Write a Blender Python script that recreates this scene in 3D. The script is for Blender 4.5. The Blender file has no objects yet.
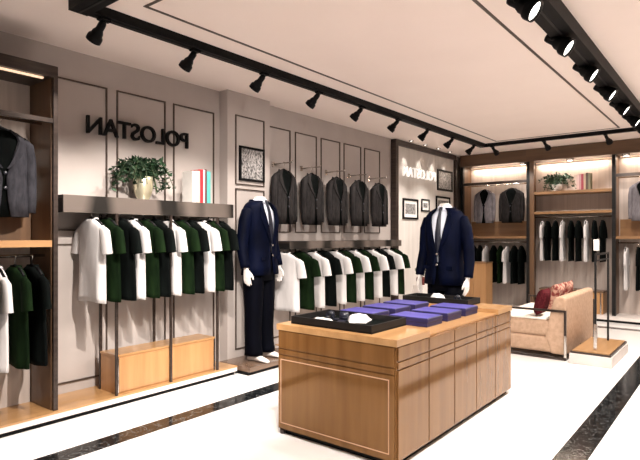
import bpy, math, random
from mathutils import Vector, Matrix
random.seed(7)
PI = math.pi
sc = bpy.context.scene
COL = sc.collection
R = math.radians

# ------------------------------------------------------------------ materials
def newmat(name):
    m = bpy.data.materials.new(name); m.use_nodes = True
    return m, m.node_tree, m.node_tree.nodes['Principled BSDF']
def noisy(name, c1, c2, scale=(8, 8, 8), rough=.6, metal=0, detail=4, bump=0, coat=0, lo=.35, hi=.65, sheen=0, ior=1.5, spec=None):
    m, nt, b = newmat(name)
    tc = nt.nodes.new('ShaderNodeTexCoord'); mp = nt.nodes.new('ShaderNodeMapping'); n = nt.nodes.new('ShaderNodeTexNoise')
    r = nt.nodes.new('ShaderNodeValToRGB')
    mp.inputs['Scale'].default_value = scale; n.inputs['Scale'].default_value = 1; n.inputs['Detail'].default_value = detail
    r.color_ramp.elements[0].position = lo; r.color_ramp.elements[1].position = hi
    r.color_ramp.elements[0].color = (*c1, 1); r.color_ramp.elements[1].color = (*c2, 1)
    L = nt.links.new
    L(tc.outputs['Object'], mp.inputs['Vector']); L(mp.outputs[0], n.inputs['Vector']); L(n.outputs['Fac'], r.inputs[0]); L(r.outputs[0], b.inputs['Base Color'])
    b.inputs['Roughness'].default_value = rough; b.inputs['Metallic'].default_value = metal
    b.inputs['Coat Weight'].default_value = coat; b.inputs['Coat Roughness'].default_value = .05
    b.inputs['IOR'].default_value = ior
    if spec is None and not coat and not metal and rough >= .64: spec = .05
    if spec is not None: b.inputs['Specular IOR Level'].default_value = spec
    if sheen: b.inputs['Sheen Weight'].default_value = sheen
    if bump:
        bp = nt.nodes.new('ShaderNodeBump'); bp.inputs['Strength'].default_value = bump; bp.inputs['Distance'].default_value = .01
        L(n.outputs['Fac'], bp.inputs['Height']); L(bp.outputs[0], b.inputs['Normal'])
    return m
def emit(name, c, s):
    m, nt, b = newmat(name)
    b.inputs['Base Color'].default_value = (*c, 1); b.inputs['Emission Color'].default_value = (*c, 1); b.inputs['Emission Strength'].default_value = s
    return m
def marble():
    m, nt, b = newmat('black_marble'); L = nt.links.new
    tc = nt.nodes.new('ShaderNodeTexCoord'); n = nt.nodes.new('ShaderNodeTexNoise'); n.inputs['Scale'].default_value = 9; n.inputs['Detail'].default_value = 8; n.inputs['Distortion'].default_value = 1.5
    mt = nt.nodes.new('ShaderNodeMath'); mt.operation = 'SUBTRACT'; mt.inputs[1].default_value = .5
    ab = nt.nodes.new('ShaderNodeMath'); ab.operation = 'ABSOLUTE'
    r = nt.nodes.new('ShaderNodeValToRGB'); r.color_ramp.elements[0].color = (.09, .095, .095, 1); r.color_ramp.elements[1].color = (.006, .007, .008, 1); r.color_ramp.elements[1].position = .025
    L(tc.outputs['Object'], n.inputs['Vector']); L(n.outputs['Fac'], mt.inputs[0]); L(mt.outputs[0], ab.inputs[0]); L(ab.outputs[0], r.inputs[0]); L(r.outputs[0], b.inputs['Base Color'])
    b.inputs['Roughness'].default_value = .12; b.inputs['IOR'].default_value = 1.35
    return m
M = {}
M['wall'] = noisy('greige_paint', (.43, .38, .355), (.46, .41, .385), (3, 3, 3), .75)
M['ceil'] = noisy('ceiling_paint', (.88, .76, .70), (.90, .78, .72), (2, 2, 2), .85)
M['floor'] = noisy('white_floor_tile', (.88, .86, .84), (.91, .89, .87), (1.2, 1.2, 1.2), .16)
M['marble'] = marble()
M['line'] = noisy('bronze_trim', (.07, .05, .04), (.10, .075, .06), (20, 20, 20), .4, .4)
M['metal'] = noisy('black_metal', (.006, .0055, .0055), (.010, .009, .009), (20, 20, 20), .45, 0, spec=.25)
M['matte'] = noisy('matte_black', (.0025, .0025, .003), (.005, .005, .0055), (20, 20, 20), .5, spec=.12)
M['bronze'] = noisy('dark_bronze', (.035, .025, .021), (.06, .043, .036), (2, 6, 40), .35, .4)
M['band'] = noisy('brushed_steel_painted_highlights', (.02, .018, .016), (.17, .14, .122), (.5, 2.6, .5), .35, .35, 1, lo=.44, hi=.56)  # dark and light stretches along the steel paint in its reflected highlights
M['chrome'] = noisy('chrome', (.6, .57, .54), (.7, .67, .64), (5, 5, 5), .15, 1)
def wood(name, c1, c2, ax, rough=.25, coat=.4):
    s = [14, 14, 14]; s[ax] = 1.0
    return noisy(name, c1, c2, tuple(s), rough, 0, 5, .02, coat, .3, .7)
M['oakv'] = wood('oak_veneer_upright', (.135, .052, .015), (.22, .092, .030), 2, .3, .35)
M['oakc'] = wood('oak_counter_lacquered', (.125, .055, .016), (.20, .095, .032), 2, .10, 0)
M['oakc'].node_tree.nodes['Principled BSDF'].inputs['IOR'].default_value = 1.8
M['oakc'].node_tree.nodes['Principled BSDF'].inputs['Specular Tint'].default_value = (1, .62, .34, 1)
M['oakb'] = wood('oak_bench_lit_colour', (.36, .18, .07), (.46, .25, .105), 2, .35, .1)  # brighter oak: the bench's spotlit look is put into the colour
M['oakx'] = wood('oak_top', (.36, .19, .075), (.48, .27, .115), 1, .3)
M['oakh'] = wood('oak_shelf', (.20, .105, .045), (.28, .15, .066), 0, .4, .1)
M['oaky'] = wood('oak_shelf_lengthwise', (.36, .19, .08), (.44, .24, .105), 1, .4, .1)
M['walnut'] = wood('walnut_panel', (.09, .046, .022), (.14, .074, .036), 2, .4, .15)
M['walnuth'] = wood('walnut_header', (.085, .045, .024), (.135, .075, .040), 0, .4, .15)
M['darkwood'] = wood('dark_plinth_wood', (.10, .06, .04), (.16, .10, .065), 1, .25, .3)
M['inlay'] = noisy('inlay_copper', (.55, .33, .2), (.62, .38, .25), (9, 9, 9), .35)
M['gap'] = noisy('shadow_gap', (.03, .018, .01), (.04, .022, .012), (9, 9, 9), .7)
M['panel'] = noisy('fabric_wall_panel', (.46, .39, .35), (.56, .48, .43), (26, 26, .6), .7)
M['board'] = noisy('pale_display_board', (.62, .58, .54), (.70, .66, .62), (1.5, 9, .8), .6)
M['plinth'] = noisy('white_plinth', (.66, .6, .57), (.74, .68, .64), (4, 4, 4), .4)
M['white'] = noisy('white_cotton', (.60, .575, .57), (.68, .65, .645), (14, 14, 5), .85, 0, 3, .15)
M['green'] = noisy('bottle_green_cotton', (.0025, .007, .0022), (.006, .015, .0045), (14, 14, 5), .85, 0, 3, .15)
M['black'] = noisy('black_cotton', (.0015, .002, .002), (.003, .0045, .004), (14, 14, 5), .85, 0, 3, .15)
M['charcoal'] = noisy('charcoal_wool', (.015, .0135, .0135), (.027, .024, .024), (40, 40, 14), .85, 0, 3, .1)
M['slate'] = noisy('slate_wool', (.028, .027, .032), (.045, .044, .052), (40, 40, 14), .85, 0, 3, .1)
M['grey'] = noisy('grey_wool', (.13, .12, .13), (.19, .175, .19), (40, 40, 14), .85, 0, 3, .1)
M['navy'] = noisy('navy_wool', (.0005, .0011, .0055), (.0010, .0024, .0125), (9, 9, 4), .65, 0, 3, .2)
M['navy2'] = noisy('dark_navy_wool', (.0003, .0005, .0018), (.0007, .001, .0035), (9, 9, 4), .7, 0, 3, .2)
M['tie'] = noisy('black_silk', (.006, .007, .014), (.012, .013, .024), (30, 30, 60), .4)
M['skin'] = noisy('mannequin_white', (.68, .64, .61), (.72, .68, .65), (5, 5, 5), .35)
M['shirt'] = noisy('shirt_white', (.62, .65, .74), (.68, .71, .80), (20, 20, 8), .7)
M['blue'] = noisy('periwinkle_card', (.06, .052, .25), (.085, .075, .31), (6, 6, 6), .45)
M['indigo'] = noisy('indigo_card', (.008, .007, .045), (.014, .012, .065), (6, 6, 6), .5)
M['beige'] = noisy('beige_upholstery', (.42, .28, .19), (.50, .34, .24), (30, 30, 30), .8, 0, 3, .1)
M['cream'] = noisy('cream_upholstery', (.80, .74, .66), (.86, .80, .72), (30, 30, 30), .8)
M['maroon'] = noisy('maroon_knit', (.055, .008, .012), (.11, .018, .022), (60, 60, 60), .9, 0, 3, .3)
M['pink'] = noisy('patterned_cushion', (.22, .05, .045), (.55, .33, .25), (22, 22, 22), .85, 0, 2, 0, 0, .42, .58)
M['leaf'] = noisy('green_leaf', (.006, .02, .008), (.02, .055, .022), (12, 12, 12), .5)
M['stem'] = noisy('green_stem', (.03, .05, .02), (.05, .08, .03), (12, 12, 12), .6)
M['soil'] = noisy('soil', (.02, .012, .008), (.05, .03, .02), (60, 60, 60), .95)
M['gold'] = noisy('champagne_metal_pot', (.72, .66, .45), (.85, .8, .6), (5, 5, 3), .28, .75)
M['redpot'] = noisy('oxblood_ceramic', (.10, .012, .01), (.14, .02, .016), (5, 5, 5), .3)
M['paper'] = noisy('paper_pages', (.72, .68, .6), (.8, .76, .68), (3, 60, 3), .9)
M['mat'] = noisy('picture_mat', (.8, .78, .75), (.85, .83, .8), (5, 5, 5), .8)
M['led'] = emit('warm_led', (1, .70, .48), 1.0)
M['lens'] = emit('lamp_lens', (1, .95, .88), 7)
M['lensdim'] = emit('lamp_lens_soft', (1, .93, .84), 3)
M['lit'] = emit('lit_sign_letters', (1, .95, .9), .6)
def photo_mat(seed):
    m, nt, b = newmat('framed_print'); L = nt.links.new
    tc = nt.nodes.new('ShaderNodeTexCoord'); v = nt.nodes.new('ShaderNodeTexVoronoi'); mp = nt.nodes.new('ShaderNodeMapping')
    mp.inputs['Location'].default_value = (seed, seed * .7, seed); mp.inputs['Scale'].default_value = (14, 22, 11)
    r = nt.nodes.new('ShaderNodeValToRGB'); e = r.color_ramp.elements; e[0].color = (.02, .02, .02, 1); e[1].color = (.42, .40, .39, 1); e[0].position = .15; e[1].position = .75
    L(tc.outputs['Object'], mp.inputs[0]); L(mp.outputs[0], v.inputs['Vector']); L(v.outputs['Color'], r.inputs[0]); L(r.outputs[0], b.inputs['Base Color'])
    b.inputs['Roughness'].default_value = .4
    return m

# ------------------------------------------------------------------ mesh builder
class MB:
    def __init__(s): s.v = []; s.f = []; s.sm = []
    def add(s, vs, fs, smooth=False):
        o = len(s.v); s.v += [tuple(v) for v in vs]
        for f in fs: s.f.append([i + o for i in f]); s.sm.append(smooth)
        return s
    def box(s, x0, x1, y0, y1, z0, z1, b=0):
        if b <= 0:
            vs = [(x, y, z) for z in (z0, z1) for y in (y0, y1) for x in (x0, x1)]
            return s.add(vs, [(0, 2, 3, 1), (4, 5, 7, 6), (0, 1, 5, 4), (1, 3, 7, 5), (3, 2, 6, 7), (2, 0, 4, 6)])
        # chamfered box: rings
        def ring(z, i):
            a, c, d, e = x0 + i, x1 - i, y0 + i, y1 - i
            k = b
            return [(a + k, d, z), (c - k, d, z), (c, d + k, z), (c, e - k, z), (c - k, e, z), (a + k, e, z), (a, e - k, z), (a, d + k, z)]
        return s.loft([ring(z0, b * .8), ring(z0 + b, 0), ring(z1 - b, 0), ring(z1, b * .8)], True)
    def loft(s, rings, cap=True, smooth=False, closed=True):
        n = len(rings[0]); vs = [p for r in rings for p in r]; fs = []
        for i in range(len(rings) - 1):
            for j in range(n if closed else n - 1):
                k = (j + 1) % n
                fs.append((i * n + j, i * n + k, (i + 1) * n + k, (i + 1) * n + j))
        s.add(vs, fs, smooth)
        if cap:
            o = len(s.v) - len(vs)
            s.f.append([o + j for j in reversed(range(n))]); s.sm.append(False)
            s.f.append([o + (len(rings) - 1) * n + j for j in range(n)]); s.sm.append(False)
        return s
    def tube(s, pts, r, n=10, smooth=True, flat=1.0):
        pts = [Vector(p) for p in pts]; rs = r if isinstance(r, (list, tuple)) else [r] * len(pts)
        rings = []; up = None
        for i, p in enumerate(pts):
            d = (pts[min(i + 1, len(pts) - 1)] - pts[max(i - 1, 0)]).normalized()
            if up is None: up = Vector((0, 0, 1)) if abs(d.z) < .9 else Vector((1, 0, 0))
            a = d.cross(up).normalized(); b = a.cross(d).normalized(); up = b
            rings.append([p + a * rs[i] * math.cos(t * 2 * PI / n) + b * rs[i] * flat * math.sin(t * 2 * PI / n) for t in range(n)])
        return s.loft(rings, True, smooth)
    def lathe(s, prof, c=(0, 0, 0), n=24, smooth=True, cap=True):
        return s.loft([[(c[0] + r * math.cos(t * 2 * PI / n), c[1] + r * math.sin(t * 2 * PI / n), c[2] + z) for t in range(n)] for r, z in prof], cap, smooth)
    def xf(s, mat):
        s.v = [tuple(mat @ Vector(v)) for v in s.v]; return s
def wloc(o):
    v = Vector((0, 0, 0))
    while o: v += o.location; o = o.parent
    return v
def obj(name, mb, mat, parent=None, solid=0, remesh=0, sub=0, bevel=0):
    if parent is None:
        xs = list(zip(*mb.v)); c = Vector(((min(xs[0]) + max(xs[0])) / 2, (min(xs[1]) + max(xs[1])) / 2, min(xs[2])))
        off = c
    else: off = wloc(parent); c = Vector((0, 0, 0))
    me = bpy.data.meshes.new(name); me.from_pydata([tuple(Vector(v) - off) for v in mb.v], [], mb.f); me.update()
    for p, q in zip(me.polygons, mb.sm): p.use_smooth = q
    me.materials.append(mat)
    o = bpy.data.objects.new(name, me); COL.objects.link(o); o.location = c
    if parent: o.parent = parent
    if remesh:
        md = o.modifiers.new('Remesh', 'REMESH'); md.mode = 'VOXEL'; md.voxel_size = remesh; md.use_smooth_shade = True
        ms = o.modifiers.new('Smooth', 'SMOOTH'); ms.iterations = 2
    if sub: md = o.modifiers.new('Sub', 'SUBSURF'); md.levels = sub; md.render_levels = sub
    if solid: md = o.modifiers.new('Solid', 'SOLIDIFY'); md.thickness = solid; md.offset = 0
    if bevel: md = o.modifiers.new('Bevel', 'BEVEL'); md.width = bevel; md.segments = 2; md.limit_method = 'ANGLE'
    return o
def tag(o, label, cat, group=None, kind=None):
    o['label'] = label; o['category'] = cat
    if group: o['group'] = group
    if kind: o['kind'] = kind
    return o
def thing(name, label, cat, loc=(0, 0, 0), rz=0, group=None):
    o = bpy.data.objects.new(name, None); COL.objects.link(o); o.empty_display_size = .05
    o.location = loc; o.rotation_euler = (0, 0, rz); return tag(o, label, cat, group)
def dup(root, loc, rz, label, group=None):
    r = root.copy(); COL.objects.link(r); r.location = loc; r.rotation_euler = (0, 0, rz); r['label'] = label
    if group: r['group'] = group
    def rec(a, b):
        for ch in list(a.children):
            c = ch.copy(); COL.objects.link(c); c.parent = b; rec(ch, c)
    rec(root, r); return r
def struct(name, mb, m):
    o = obj(name, mb, m); o['kind'] = 'structure'; return o
def B(*a): return MB().box(*a)
ORD = ['first', 'second', 'third', 'fourth', 'fifth', 'sixth', 'seventh', 'eighth', 'ninth', 'tenth', 'eleventh', 'twelfth', 'thirteenth']

# ------------------------------------------------------------------ room shell
CZ = 2.75
struct('floor', B(-4.25, 3.2, -2.5, 9.65, -.08, 0), M['floor'])
struct('ceiling', B(-4.25, 3.2, -2.5, 9.65, CZ, CZ + .1), M['ceil'])
wl = B(-4.25, -4.1, -2.5, 9.65, 0, CZ); wl.box(-4.12, -3.98, 3.53, 4.13, 0, CZ)
struct('wall_left', wl, M['wall'])
struct('wall_back', B(-4.1, 3.2, 9.5, 9.65, 0, CZ), M['wall'])
struct('wall_right', B(3.05, 3.2, -2.5, 9.5, 0, CZ), M['wall'])
t = 0
def rect_x(x, y0, y1, z0, z1, w=.011, d=.012):      # rectangular moulding on a wall facing +X
    mb = MB(); mb.box(x, x + d, y0, y1, z1 - w, z1); mb.box(x, x + d, y0, y1, z0, z0 + w)
    mb.box(x, x + d, y0, y0 + w, z0 + w, z1 - w); mb.box(x, x + d, y1 - w, y1, z0 + w, z1 - w); return mb
n = 0
def trim(mb, m=None):
    global n; n += 1; return struct('trim_%d' % n, mb, m or M['line'])
fr = [(1.845 + k * .565, 2.325 + k * .565) for k in range(3)] + [(4.19 + k * .485, 4.59 + k * .485) for k in range(5)]
for a, b in fr:
    trim(rect_x(-4.1, a, b, 1.34, 2.52)); trim(rect_x(-4.1, a, b, .16, 1.24))
trim(rect_x(-3.98, 3.63, 4.04, 1.86 - .04, 2.52)); trim(rect_x(-3.98, 3.63, 4.04, .16, 1.78))
def rect_flat(x0, x1, y0, y1, w, z0, z1):
    mb = MB(); mb.box(x0, x1, y0, y0 + w, z0, z1); mb.box(x0, x1, y1 - w, y1, z0, z1)
    mb.box(x0, x0 + w, y0 + w, y1 - w, z0, z1); mb.box(x1 - w, x1, y0 + w, y1 - w, z0, z1); return mb
trim(rect_flat(-2.955, -1.275, 1.92, 8.04, .022, CZ - .004, CZ + .002))
trim(rect_flat(-3.22, -.70, 1.12, 8.52, .165, -.002, .0015), M['marble'])
struct('baseboard_back', B(-1.2, 3.05, 9.485, 9.5, 0, .1), M['bronze'])

# ------------------------------------------------------------------ ceiling light tracks and heads
def track(loc, x0, x1, y0, y1, z0, label):
    t = thing('lighting_track', label, 'light track', loc)
    obj('housing', B(x0, x1, y0, y1, z0, CZ), M['matte'], t)
    mb = MB()
    if x1 - x0 > y1 - y0: mb.box(x0 + .02, x1 - .02, (y0 + y1) / 2 - .008, (y0 + y1) / 2 + .008, z0 - .004, z0)
    else: mb.box((x0 + x1) / 2 - .008, (x0 + x1) / 2 + .008, y0 + .02, y1 - .02, z0 - .004, z0)
    obj('conductor_slot', mb, M['metal'], t)
track((-3.19, 4.9, CZ), -3.23, -3.15, 1.702, 8.12, 2.69, 'long black ceiling light track parallel to the left wall')
track((-.945, 4.9, CZ), -1.02, -.87, 1.702, 8.12, 2.65, 'wide black ceiling light track on the right side of the ceiling')
track((-2.1, 8.16, CZ), -3.23, -.87, 8.125, 8.175, 2.70, 'slim black ceiling light track in front of the back wardrobes')
track((-2.1, 1.62, CZ), -3.23, -.87, 1.58, 1.70, 2.685, 'short black ceiling light track crossing above the near end of the shop')

def head_proto(label, group, tz, d, L=.15, r=.052, lens='lensdim', stemlen=.10, off=0):
    # origin at the underside of the track; d = aim direction
    t = thing('track_spotlight', label, 'spotlight', (0, 0, 0), 0, group)
    d = Vector(d).normalized()
    obj('adapter', B(-.022, .022, -.04, .04, -.018, 0, .003), M['matte'], t)
    piv = Vector((0, 0, -.018 - stemlen)) + d * off
    obj('stem', MB().tube([(0, 0, -.012), tuple(piv)], .020, 10), M['matte'], t)
    q = d.to_track_quat('Z', 'Y').to_matrix().to_4x4(); q.translation = piv
    body = MB().lathe([(.0, -.02), (r * .50, -.018), (r * .55, .0), (r * .55, L * .25), (r * .78, L * .42), (r * .82, L * .58), (r, L * .64), (r * 1.08, L * .72), (r * 1.08, L * .95)], n=20, cap=False).xf(q)
    o = obj('lamp_body', body, M['matte'], t)
    bz = MB().lathe([(r * 1.08, L * .95), (r * 1.08, L * .97), (r * .95, L * .97), (r * .92, L * .88)], n=20, cap=False).xf(q)
    obj('bezel', bz, M['metal'], o)
    obj('lens', MB().lathe([(r * .92, L * .885), (.0001, L * .885)], n=20, cap=False).xf(q), M[lens], o)
    return t
def spot(loc, target, power, ang, blend=.5, size=.05, col=(1, .92, .845)):
    l = bpy.data.lights.new('spot', 'SPOT'); l.energy = power; l.spot_size = R(ang); l.spot_blend = blend; l.shadow_soft_size = size; l.color = col
    o = bpy.data.objects.new('spot', l); COL.objects.link(o); o.location = loc
    o.rotation_euler = (Vector(target) - Vector(loc)).to_track_quat('-Z', 'Y').to_euler(); return o
PW = 1.0
dl = (-.72, -.1, -.69)
ys = [1.79, 2.51, 3.24, 3.99, 4.73, 5.50, 6.26, 7.02, 7.78]
pl = None
for i, y in enumerate(ys):
    lb = 'black tilted spotlight, %s along the left ceiling track from the near end' % ORD[i]
    if pl is None: pl = h = head_proto(lb, 'spotlights on the left ceiling track', 2.69, dl, .125, .045, 'lensdim', .0, .03); h.location = (-3.19, y, 2.69)
    else: h = dup(pl, (-3.19, y, 2.69), 0, lb)
    p = Vector((-3.19, y, 2.64)) + Vector(dl).normalized() * .20
    spot(p, (-3.98, y - .12, .95), 66 * PW, 84, .8, .02)
dr = (.80, 0, -.60)
pr = None
for i, y in enumerate([2.35, 3.09, 3.84, 4.62, 5.38, 6.12, 6.86, 7.6]):
    lb = 'large black spotlight with bright lens, %s along the right ceiling track from the near end' % ORD[i]
    if pr is None: pr = h = head_proto(lb, 'spotlights on the right ceiling track', 2.65, dr, .17, .058, 'lens', .0, -.05); h.location = (-1.0, y, 2.65)
    else: h = dup(pr, (-1.0, y, 2.65), 0, lb)
    spot((-.78, y, 2.46), (-.9, y, 0), 95 * PW, 150, .6, .08)
pb = None
for i, (x, w) in enumerate([(-3.05, 'left'), (-2.28, 'middle'), (-1.47, 'right')]):
    db = (.25, .75, -.62)
    lb = 'small black spotlight at the %s of the slim back ceiling track' % ['left end', 'middle', 'right end'][i]
    if pb is None: pb = h = head_proto(lb, 'spotlights on the back ceiling track', 2.7, db, .12, .04, 'lensdim', .0, .03); h.location = (x, 8.15, 2.70)
    else: h = dup(pb, (x, 8.15, 2.70), 0, lb)
    p = Vector((x, 8.15, 2.65)) + Vector(db).normalized() * .20
    spot(p, (x + .2, 9.4, 1.2), 40 * PW, 85, .6, .03)
pf = None
for i, x in enumerate([-1.9, -1.5, -1.1]):  # heads added out of view to brighten the left wall, counter and floor
    lb = 'added unseen black spotlight on the near cross track, %s from the left' % ORD[i]
    if pf is None: pf = h = head_proto(lb, 'added unseen spotlights on the near cross track', 2.685, (0, .5, -.8), .155, .05, 'lensdim', .0, .03); h.location = (x, 1.64, 2.685)
    else: h = dup(pf, (x, 1.64, 2.685), 0, lb)
    spot((x, 1.75, 2.42), [(-4.05, 2.5, .25), (-2.0, 3.2, 0), (-3.9, 4.3, .5)][i], [330, 200, 260][i] * PW, [75, 110, 70][i], .6, .02)

# ------------------------------------------------------------------ garments
def sup(t, e=.8):
    c, s_ = math.cos(t), math.sin(t)
    return math.copysign(abs(s_) ** e, s_), math.copysign(abs(c) ** e, c)
def tee(cm, label, group, seed=0, cat='t-shirt'):
    rnd = random.Random(seed)
    t = thing('t_shirt', label, cat, (0, 0, 0), 0, group)
    ph = rnd.random() * 6
    prof = [(-.062, .062, .030), (-.072, .085, .036), (-.088, .125, .038), (-.112, .165, .040), (-.14, .19, .038), (-.20, .19, .036), (-.30, .188, .034), (-.42, .188, .034), (-.54, .19, .034), (-.66, .193, .036), (-.70, .193, .036)]
    rings = []; N = 36
    for z, w, d in prof:
        k = min(1, max(0, (-z - .15) / .4)); rg = []
        for j in range(N):
            a = 2 * PI * j / N; sx, cy = sup(a, .85)
            dd = d * (1 + .28 * k * math.sin(7 * a + ph) + .18 * k * math.sin(4 * a + ph * 2 + z * 5))
            rg.append((w * sx * (1 + .02 * k * math.sin(3 * a + ph)), -dd * cy + .01 * k * math.sin(sx * 6 + ph), z + (.006 * math.sin(2 * a + ph) if z < -.65 else 0)))
        rings.append(rg)
    body = obj('shirt_body', MB().loft(rings, True, True), M[cm], t)
    obj('neckband', MB().loft([[(w * math.sin(a), -d * math.cos(a), z - (.018 if math.cos(a) > .3 else 0) * 1) for a in [2 * PI * j / 24 for j in range(24)]] for z, w, d in [(-.062, .074, .040), (-.050, .066, .036), (-.052, .058, .029), (-.064, .060, .028)]], False, True), M[cm], body)
    for sg in (-1, 1):
        pts = [(sg * .145, 0, -.135), (sg * .190, 0, -.165), (sg * .215, -.004, -.23), (sg * .228, -.006, -.29), (sg * .234, -.006, -.33)]
        rr = [.052, .062, .064, .066, .068]
        rings = []
        for (x, y, z), r in zip(pts, rr):
            nx, nz = (1, .25) if z > -.2 else (1, .12)
            rings.append([(x + sg * nx * r * .95 * math.cos(a), y + r * .44 * math.sin(a), z + nz * r * math.cos(a)) for a in [2 * PI * j / 18 for j in range(18)]])
        obj('sleeve', MB().loft(rings, False, True), M[cm], t)
    h = MB().tube([(-.165, 0, -.115), (-.10, 0, -.075), (0, 0, -.05), (.10, 0, -.075), (.165, 0, -.115)], .010, 8)
    ho = obj('hanger', h, M['matte'], t)
    obj('hook', MB().tube([(0, 0, -.05), (0, 0, -.02), (.012, 0, -.004), (.014, 0, .012), (0, 0, .02), (-.012, 0, .012)], .0035, 6), M['chrome'], ho)
    return t
protos = {}
def place_tee(c, loc, rz, label, group):
    if c not in protos:
        t = tee(c, label, group, len(protos) * 3 + 1); t.location = loc; t.rotation_euler = (0, 0, rz); protos[c] = t; return t
    return dup(protos[c], loc, rz, label, group)

def coat_parts(t, prof, mat, op, lap_m, btnz=(), vtop=None, vbot=None, thick=.012, colr=None, bm=None):
    bm = bm or M['chrome']
    """prof: (z, halfwidth, front depth, back depth); op(z) = half opening angle"""
    N = 40; rings = []
    for z, w, df, db in prof:
        o = op(z); rg = []
        for j in range(N + 1):
            a = o + (2 * PI - 2 * o) * j / N; sx, cy = sup(a, .82)
            rg.append((w * sx, -(df if cy > 0 else db) * cy, z))
        rings.append(rg)
    body = obj('jacket_body', MB().loft(rings, False, True, False), mat, t, solid=thick)
    def at(z, a, out=0):
        for i in range(len(prof) - 1):
            z0, z1 = prof[i][0], prof[i + 1][0]
            if (z - z0) * (z - z1) <= 0:
                k = (z - z0) / (z1 - z0); w, df, db = [prof[i][q] * (1 - k) + prof[i + 1][q] * k for q in (1, 2, 3)]
                break
        else: w, df, db = (prof[0] if abs(z - prof[0][0]) < abs(z - prof[-1][0]) else prof[-1])[1:]
        sx, cy = sup(a, .82); return ((w + out) * sx, -((df if cy > 0 else db) + out) * cy, z)
    for sg in (-1, 1):
        inner = []; outer = []; K = 9
        for i in range(K + 1):
            k = i / K; z = vbot + (vtop - vbot) * k; o = op(z)
            wd = .05 + .42 * min(1, k * 1.6) * (1 if k < .72 else .62) * (1 - .25 * k)
            inner.append(at(z, sg * o, .010)); outer.append(at(z, sg * (o + wd), .014))
        obj('lapel', MB().loft([inner, outer], False, False, False), lap_m, body, solid=.006)
    if colr:
        (zc, w, d) = colr
        rings = [[(ww * math.sin(a), -dd * math.cos(a) + .012, zz - .05 * max(0, math.cos(a - PI) * -1)) for a in [R(50) + R(260) * j / 20 for j in range(21)]] for zz, ww, dd in ((zc - .03, w * 1.18, d * 1.15), (zc + .012, w, d), (zc + .008, w * .93, d * .92))]
        obj('collar', MB().loft(rings, False, True, False), lap_m, body, solid=.006)
    for z in btnz:
        c = at(z, 0, .014)
        obj('button', MB().lathe([(.0, 0), (.011, 0), (.012, .003), (.010, .006), (.0, .006)], n=12).xf(Matrix.Translation(c) @ Matrix.Rotation(R(90), 4, 'X')), bm, body)
    return body
def jacket(cm, label, group, inner='black', lap=None):
    t = thing('suit_jacket', label, 'jacket', (0, 0, 0), 0, group)
    prof = [(-.075, .06, .035, .04), (-.09, .09, .045, .045), (-.115, .135, .05, .048), (-.15, .165, .055, .05), (-.24, .165, .06, .05), (-.40, .160, .062, .05), (-.55, .168, .064, .052), (-.66, .172, .066, .054)]
    coat_parts(t, prof, M[cm], lambda z: .04 + .62 * max(0, (z + .34) / .26) ** .9 if z > -.34 else .04 + max(0, -z - .5) * .8, M[lap or cm], (-.37, -.47), -.09, -.34, .012, (-.075, .070, .045), M['tie'])
    # lining and back, closed dark inner
    rg = []
    for z, w, df, db in prof: rg.append([((w - .014) * sup(a, .82)[0], -((df if math.cos(a) > 0 else db) - .014) * sup(a, .82)[1], z - .002) for a in [2 * PI * j / 28 for j in range(28)]])
    obj('lining', MB().loft(rg, True, True), M[inner], t)
    for sg in (-1, 1):
        pts = [(sg * .125, 0, -.145), (sg * .165, 0, -.175), (sg * .184, -.005, -.27), (sg * .190, -.008, -.42), (sg * .188, -.015, -.56), (sg * .184, -.02, -.63)]
        obj('sleeve', MB().tube(pts, [.045, .048, .042, .038, .035, .032], 14), M[cm], t)
    h = MB().tube([(-.14, 0, -.118), (-.08, 0, -.085), (0, 0, -.06), (.08, 0, -.085), (.14, 0, -.118)], .010, 8)
    ho = obj('hanger', h, M['matte'], t)
    obj('hook', MB().tube([(0, 0, -.06), (0, 0, -.02), (.012, 0, -.004), (.014, 0, .012), (0, 0, .02), (-.012, 0, .012)], .0035, 6), M['chrome'], ho)
    return t
jp = {}
def place_jacket(c, loc, rz, label, group, inner='black', lap=None):
    if c not in jp:
        t = jacket(c, label, group, inner, lap); t.location = loc; t.rotation_euler = (0, 0, rz); jp[c] = t; return t
    return dup(jp[c], loc, rz, label, group)

# ------------------------------------------------------------------ left wall: low platform, shelf, bench
def platform(name, label, x0, x1, y0, y1, z1, top, side='plinth'):
    t = thing(name, label, 'platform', ((x0 + x1) / 2, (y0 + y1) / 2, 0))
    obj('recessed_base', B(x0 + .0, x1 - .03, y0 + .01, y1 - .01, 0, .036), M['matte'], t)
    obj('edge_band', B(x0, x1, y0, y1, .036, z1 - .012), M[side], t)
    obj('top_board', B(x0, x1 + .002, y0, y1 + .002, z1 - .012, z1), M[top], t)
platform('display_platform', 'low oak topped platform with pale edge along the left wall', -4.098, -3.70, -1.2, 3.40, .085, 'oakx')
platform('mannequin_platform', 'low dark wooden platform under the left mannequin', -3.975, -3.56, 3.43, 4.32, .08, 'darkwood', 'darkwood')
platform('display_platform', 'low oak platform along the left wall behind the counter', -4.098, -3.70, 4.34, 6.70, .085, 'oakx')
platform('display_platform', 'low pale platform under the framed display at the far left corner', -4.0, -3.70, 6.80, 8.60, .085, 'plinth')
platform('display_platform', 'long low pale platform under the back wardrobes', -4.0, 1.0, 8.96, 9.495, .085, 'plinth')

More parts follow.
